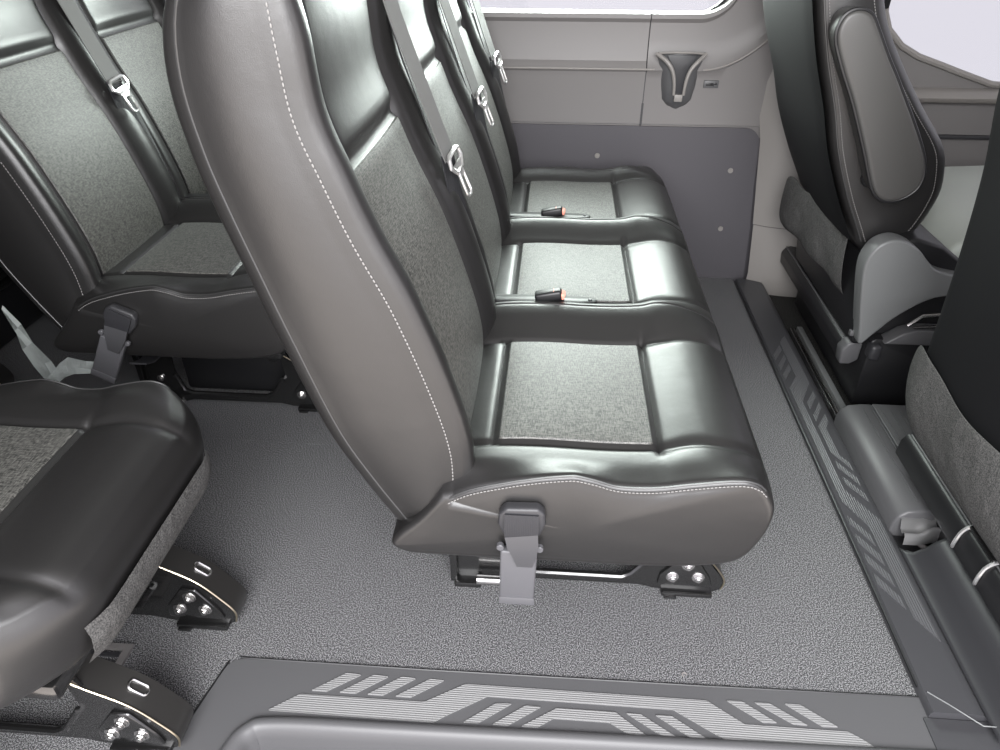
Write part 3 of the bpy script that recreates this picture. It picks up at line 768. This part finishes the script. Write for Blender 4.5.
# side outline (x,z) at inner side, rear edge then front edge
RE=[(.400,.79),(.428,.765),(.47,.742),(.55,.698),(.66,.648),(.75,.618),(.86,.575),(.974,.540),(1.06,.520),(1.12,.515)]   # z->x rear
FE=[(.400,.825),(.428,.868),(.47,.905),(.55,.930),(.60,.928),(.668,.905),(.76,.828),(.86,.750),(.937,.700),(1.02,.67),(1.12,.65)]   # z->x front
def backbody(y0,y1,RE,FE,name,m,root,rear_in=.0,z0=.40,z1=1.12,rf=.03,rr=.02):
    n=44; rings=[]
    for i in range(n+1):
        t=i/n; t2=sstep(0,1,t)*.35+t*.65; z=z0+(z1-z0)*t2
        xr=interp(RE,z); xf=interp(FE,z); D=xf-xr
        k=0
        if t<.06: k=.02*(1-t/.06)
        a,b=y0+k,y1-k; r1=min(rr,D*.35); r2=min(rf,D*.35); ring=[]
        for q in range(7): an=PI/2*q/6; ring.append(Vector((xr+r1*(1-math.cos(an)),a+r1*(1-math.sin(an)),z)))
        m_=8
        for q in range(1,m_): ring.append(Vector((xr+r1+(D-r1-r2)*q/m_,a-.006*math.sin(PI*q/m_),z)))
        for q in range(7): an=PI/2*q/6; ring.append(Vector((xf-r2*(1-math.sin(an)),a+r2*(1-math.cos(an)),z)))
        for q in range(1,12): ring.append(Vector((xf-.02*math.sin(PI*q/12),a+r2+(b-a-2*r2)*q/12,z)))
        for q in range(7): an=PI/2*q/6; ring.append(Vector((xf-r2*(1-math.cos(an)),b-r2*(1-math.sin(an)),z)))
        for q in range(1,m_): ring.append(Vector((xf-r2-(D-r1-r2)*q/m_,b,z)))
        for q in range(7): an=PI/2*q/6; ring.append(Vector((xr+r1*(1-math.sin(an)),b-r1*(1-math.cos(an)),z)))
        for q in range(1,12): ring.append(Vector((xr-rear_in*math.sin(PI*q/12),b-r1-(b-a-2*r1)*q/12,z)))
        rings.append(ring)
    N=len(rings[0]); fs=[]; vs=[v for r in rings for v in r]
    for i in range(len(rings)-1):
        for q in range(N): fs.append((i*N+q,i*N+(q+1)%N,(i+1)*N+(q+1)%N,(i+1)*N+q))
    fs.append(tuple(range(N))); fs.append(tuple((len(rings)-1)*N+q for q in range(N)))
    return MB().add(vs,fs).build(name,m,root,angle=60)
bk=backbody(1.75,2.24,RE,FE,'backrest',LEATHER,ds,.006)
# black back shell
vs=[];fs=[];ny=16;nz=26
for i in range(nz+1):
    z=.435+.69*i/nz
    for j in range(ny+1):
        t=j/ny; y=1.758+.478*t; vs.append((interp(RE,z)-.010-.012*math.sin(PI*t)**.5,y,z))
for i in range(nz):
    for j in range(ny): q=i*(ny+1)+j; fs.append((q,q+1,q+ny+2,q+ny+1))
BACKM=mat('matt_black_vinyl',(.007,.007,.008),.65,spec=.18,bump=[('noise',500,.1,.001)])
sh=MB().add(vs,fs).build('back_shell',BACKM,ds,angle=80)
for off,mm,nm,dsh in ((.012,PIPING,'seam_piping',0),(.022,STITCH,'stitching',1)):
    pts=[Vector((interp(RE,z)+off,1.7465-.001*dsh,z)) for z in [.44+.66*k/50 for k in range(51)]]
    (dashes(pts,.0062,.0042,.0010) if dsh else MB().tube(pts,.0022,6)).build(nm,mm,bk)
pts=[Vector((interp(FE,z)-.030,1.7475,z)) for z in [.47+.62*k/50 for k in range(51)]]
dashes(pts,.0062,.0042,.0010).build('stitching',STITCH,bk)
# armrest folded upright against the side
ar=MB(); out=[(.575,.900),(.570,.930),(.580,.955),(.603,.965),(.630,.957),(.652,.928),(.685,.878),(.723,.825),(.803,.705),(.832,.645),(.832,.605),(.812,.580),(.785,.568),(.755,.572),(.728,.600),(.690,.680),(.640,.780),(.600,.850)]
sm=[(p.x,p.y) for p in catmull([(a,b,0) for a,b in out],5,closed=True)]
ARM=mat('armrest_leather',(.05,.049,.047),.45,spec=.6,bump=[('voronoi',900,.08,.001)])
ar.poly(sm,'y',1.672,1.742,bev=.010,bevseg=4); arm=ar.build('armrest',ARM,ds,angle=60)
MB().tube([(x,1.680,z) for x,z in sm],.0046,8,closed=True).build('armrest_piping',PLBLACK,arm)
MB().cyl((.745,1.75,.60),(0,-1,0),.02,.02,16).build('armrest_pivot',PLBLACK,ds)
# recliner cover and seat valance
rc=MB(); ro=[(.805,.190),(.792,.24),(.772,.33),(.760,.40),(.765,.440),(.785,.468),(.822,.478),(.870,.458),(.905,.425),(.935,.402),(.99,.390),(1.05,.385),(1.05,.345),(.95,.33),(.880,.280),(.835,.225)]
rc.poly([(p.x,p.y) for p in catmull([(a,b,0) for a,b in ro],4,closed=True)],'y',1.665,1.72,bev=.006,bevseg=3); rc.build('recliner_cover',PLRC,ds,angle=50)
MB().poly([(.80,.17),(.785,.30),(.79,.40),(.82,.45),(.88,.47),(.95,.45),(1.05,.38),(1.05,.17)],'y',1.70,2.26,bev=.01).build('seat_side_shell',PLBLACK,ds,angle=50)
MB().tube([(.905,1.66,.255),(.93,1.655,.285),(1.04,1.655,.300)],.005,8).build('adjuster_rod',STEEL,ds)
MB().tube([(.92,1.66,.250),(1.04,1.65,.265)],.004,8).build('adjuster_rod',STEEL,ds)
MB().poly([(.86,.20),(.90,.232),(.93,.243),(1.10,.243),(1.10,.20)],'y',1.655,1.70,bev=.004).build('slider_cover',PLGREY,ds,angle=50)
LIGHTV=mat('pale_seat_vinyl',(.42,.45,.41),.5)
cu=MB(); cu.poly([(.93,.36),(1.0,.44),(1.06,.47),(1.40,.49),(1.47,.46),(1.47,.38),(1.38,.32),(1.0,.32)],'y',1.74,2.28,bev=.02,bevseg=3); cu.build('seat_cushion',LIGHTV,ds,angle=60,label='pale seat cushion edge')
# cloth hanging below the back
def hang(root,pts,m,name='loose_cloth',label=None):
    vs=[];fs=[];N=len(pts[0])
    for row in pts:
        for p in row: vs.append(p)
    for i in range(len(pts)-1):
        for k in range(N-1): q=i*N+k; fs.append((q,q+1,q+N+1,q+N))
    o=MB().add(vs,fs).build(name,m,root,angle=80); 
    if label: o['label']=label
    md=o.modifiers.new('thick','SOLIDIFY'); md.thickness=.004
    md=o.modifiers.new('sub','SUBSURF'); md.levels=2; md.render_levels=2
    return o
rows=[]
NP=[(.768,.455),(.768,.40),(.772,.34),(.780,.285),(.792,.262),(.815,.268),(.835,.29)]
FP=[(.712,.455),(.706,.41),(.703,.36),(.706,.325),(.720,.305),(.750,.30),(.78,.31)]
for i in range(7):
    rows.append([(FP[i][0]+(NP[i][0]-FP[i][0])*(j/8)+.006*math.sin(j*2.1+i*.7), 2.23-.0535*j, FP[i][1]+(NP[i][1]-FP[i][1])*(j/8)+.006*math.sin(j*1.7+i)) for j in range(9)])
hang(ds,rows,CLOTH,'cloth_skirt','crumpled grey cloth below the back')

# pedestal (thing of its own: bolted seat base)
def pedestal(y0,y1,root):
    return MB().poly([(.835,0),(.835,.196),(.845,.205),(1.35,.205),(1.35,0)],'y',y0,y1,bev=.006).build('seat_base',PLBLACK,root,angle=40)
pd=pedestal(1.672,2.26,ds)
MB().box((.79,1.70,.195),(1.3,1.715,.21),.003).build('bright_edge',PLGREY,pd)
m=MB(); m.poly([(.790,.108),(.787,.145),(.797,.162),(.812,.168),(.834,.165),(.834,.108)],'y',1.735,2.36,bev=.004); m.build('side_rail',PLBLACK,ds,angle=40)
MB().poly([(.788,.105),(.783,.148),(.797,.170),(.815,.176),(.834,.172),(.834,.12),(.815,.105)],'y',1.705,1.745,bev=.006,bevseg=3).build('rail_end_cap',PLGREY,pd,angle=50)
MB().box((.832,1.650,.150),(.862,1.690,.195),.010,3).build('bracket',PLDARK,pd)
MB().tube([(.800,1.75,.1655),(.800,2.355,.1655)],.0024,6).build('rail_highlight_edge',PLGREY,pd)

# ------------------------------------------------------------ front passenger seat
ps=thing('front_passenger_seat',(0,0,0),'front passenger seat at right edge, flat black back and loose grey cloth skirt','front seat')
RE2=[(.30,.778),(.34,.775),(.45,.772),(.60,.765),(.75,.752),(.90,.728),(.98,.735),(1.05,.76),(1.12,.80)]
FE2=[(.30,.90),(.40,.95),(.60,.98),(.80,.95),(.95,.90),(1.12,.86)]
backbody(.86,1.35,RE2,FE2,'backrest',BACKM,ps,.014,z0=.30,z1=1.14,rr=.045)
rows=[]
prof=[(.756,.385),(.752,.33),(.756,.27),(.772,.22),(.800,.19),(.84,.185)]
for i,(x,z) in enumerate(prof):
    rows.append([(x+.006*math.sin(j*1.5+i*.8)+(.03 if j==7 else 0), .84+.0745*j, z+.008*math.sin(j*1.3)) for j in range(8)])
hang(ps,rows,CLOTH,'cloth_skirt','loose grey cloth below the back')
MB().poly([(.82,.20),(.82,.32),(.86,.40),(.95,.44),(1.35,.46),(1.40,.40),(1.35,.22)],'y',.87,1.34,bev=.015,bevseg=3).build('seat_cushion',LEATHER,ps,angle=60)
pb=pedestal(.85,1.30,ps)
m=MB(); m.poly([(.790,.112),(.793,.150),(.803,.166),(.820,.172),(.850,.168),(.862,.150),(.862,.112)],'y',.70,1.325,bev=.004); rl=m.build('side_rail',PLBLACK,ps,angle=40)
MB().tube([(.808,.75,.1695),(.808,1.315,.1695)],.0024,6).build('rail_edge_highlight',PLGREY,rl)  # grey tube paints the highlight on the rail's top ridge
for y in (1.035,.945):
    ring=catmull([(.800,y+.006,.118),(.789,y,.118),(.787,y-.003,.138),(.794,y,.158),(.808,y,.172),(.835,y,.176)],4)
    MB().tube(ring,.0035,8).build('rail_clip',CHROME,rl,label='shiny metal clip')
MB().box((.800,.945,.166),(.85,1.035,.178),.006).build('slider_block',FRAME,rl)
MB().tube([(.826,1.255,.155),(.828,1.25,.205),(.85,1.245,.23)],.008,8).build('support_post',PLDARK,pb)

# ------------------------------------------------------------ clear film scraps by the double seat
f=MB(); vs=[];fs=[]
A=[(-1.256,.351,.006),(-1.247,.300,.022),(-1.238,.256,.034),(-1.226,.205,.050),(-1.218,.160,.044),(-1.232,.140,.020)]
vs=[];N=4
for i,(x,z,w) in enumerate(A):
    for k in range(N): vs.append((x+w*(k/(N-1)-.2),1.385+.006*math.sin(i*2+k*2.1),z+.02*(k/(N-1))))
for i in range(len(A)-1):
    for k in range(N-1): q=i*N+k; fs.append((q,q+1,q+N+1,q+N))
B=[(-1.205,.165,.03),(-1.165,.200,.040),(-1.130,.222,.046),(-1.09,.215,.040),(-1.06,.212,.034),(-1.03,.214,.030)]
o0=len(vs)
for i,(x,z,w) in enumerate(B):
    for k in range(N): vs.append((x,1.375+.007*math.sin(i*2.4+k*1.7),z+w*(k/(N-1)-.5)))
for i in range(len(B)-1):
    for k in range(N-1): q=o0+i*N+k; fs.append((q,q+1,q+N+1,q+N))
tag(f.add(vs,fs).build('plastic_film',FILM,angle=30),'crumpled strip of clear plastic film hanging below the double seat backrest','plastic film')
# floor vent grille under the single seat
vt=thing('floor_grille',(-.775,.745,0),'small grey rectangular floor grille between the single seat frames','grille')
MB().poly([(-.065,-.055),(.040,-.055),(.040,.040),(-.065,.040)],'z',.0,.006,holes=[[(-.052,-.042),(-.052,.028),(.026,.028),(.026,-.042)]]).build('grille_frame',TRIMGREY,vt,smooth=False)
m=MB()
for k in range(4): m.box((-.052,-.040+.018*k,.001),(.026,-.032+.018*k,.005))
m.build('grille_slats',PLDARK,vt)
# tiny crumbs on the floor
tag(MB().tube([Vector((.268+.004*math.cos(a),.800+.004*math.sin(a),.002)) for a in [k*PI/5 for k in range(8)]],.0012,6).build('floor_crumb',TRIMLIT),'tiny white curl of plastic lying on the speckled floor near the tread mat','crumb')

# ------------------------------------------------------------ shell out of frame
struct(MB().box((-3.0,.25,1.80),(2.4,2.55,1.84)).build('ceiling',CEIL,smooth=False))
struct(MB().box((2.4,.25,-.1),(2.44,2.55,.95)).box((2.4,.25,1.5),(2.44,2.55,1.84)).build('wall_front',PANELDK,smooth=False))
struct(MB().box((-3.04,.25,-.1),(-3.0,2.55,1.84)).build('wall_back',PANELDK,smooth=False))
struct(MB().box((-3.0,.27,-.1),(-.80,.30,1.8)).box((1.05,.50,-.1),(2.4,.53,1.8)).build('wall_right',PANELDK,smooth=False))

struct(MB().box((-3.0,2.515,-.1),(.97,2.54,.855)).box((.52,2.515,.8),(.97,2.54,1.8)).build('wall_left_backing',PANELDK,smooth=False))
struct(MB().poly([(.60,-.08),(1.0,-.08),(1.0,.66),(.60,.66)],'y',2.46,2.48).build('trim_7',PANELDK,smooth=False))
# ------------------------------------------------------------ light
w=bpy.data.worlds.new('daylight'); bpy.context.scene.world=w; w.use_nodes=True
nt=w.node_tree; bg=nt.nodes['Background']; 
bg.inputs['Strength'].default_value=1.75
tc=nt.nodes.new('ShaderNodeTexCoord'); sx=nt.nodes.new('ShaderNodeSeparateXYZ'); mr=nt.nodes.new('ShaderNodeMapRange'); rp=nt.nodes.new('ShaderNodeValToRGB')
nt.links.new(tc.outputs['Generated'],sx.inputs[0]); nt.links.new(sx.outputs['Z'],mr.inputs['Value']); mr.inputs['From Min'].default_value=-1; mr.inputs['From Max'].default_value=1
nt.links.new(mr.outputs['Result'],rp.inputs['Fac']); mr2=nt.nodes.new('ShaderNodeMapRange'); nt.links.new(sx.outputs['Y'],mr2.inputs['Value']); mr2.inputs['From Min'].default_value=.05; mr2.inputs['From Max'].default_value=.35
mx=nt.nodes.new('ShaderNodeMix'); mx.data_type='RGBA'; nt.links.new(mr2.outputs['Result'],mx.inputs[0]); nt.links.new(rp.outputs['Color'],mx.inputs[6]); mx.inputs[7].default_value=(.98,.96,1.06,1)
nt.links.new(mx.outputs[2],bg.inputs['Color'])
e=rp.color_ramp.elements; e[0].position=.40; e[0].color=(1.75,1.58,1.46,1); e[1].position=.485; e[1].color=(.94,.91,1.0,1)
def area(name,loc,target,size,power,col=(1,1,1)):
    l=bpy.data.lights.new(name,'AREA'); l.shape='RECTANGLE'; l.size=size[0]; l.size_y=size[1]; l.energy=power; l.color=col
    o=bpy.data.objects.new(name,l); COL.objects.link(o); o.location=loc
    o.rotation_euler=(Vector(target)-Vector(loc)).to_track_quat('-Z','Y').to_euler(); return o
area('door_daylight',(.1,-1.2,1.7),(.1,1.2,.2),(2.2,1.4),150)
area('window_daylight',(.05,2.9,1.18),(.15,1.5,.4),(.9,.55),120,(.90,1,.94))

# ------------------------------------------------------------ camera
cam=bpy.data.cameras.new('camera'); co=bpy.data.objects.new('camera',cam); COL.objects.link(co)
cam.sensor_width=36; cam.sensor_fit='HORIZONTAL'; cam.lens=722/1000*36; cam.clip_start=.01
co.location=(0,0,1.15); co.rotation_euler=(math.radians(90-33.343),0,math.radians(4.301))
bpy.context.scene.camera=co
sc=bpy.context.scene
sc.view_settings.view_transform='Standard'; sc.view_settings.look='None'; sc.view_settings.exposure=.25
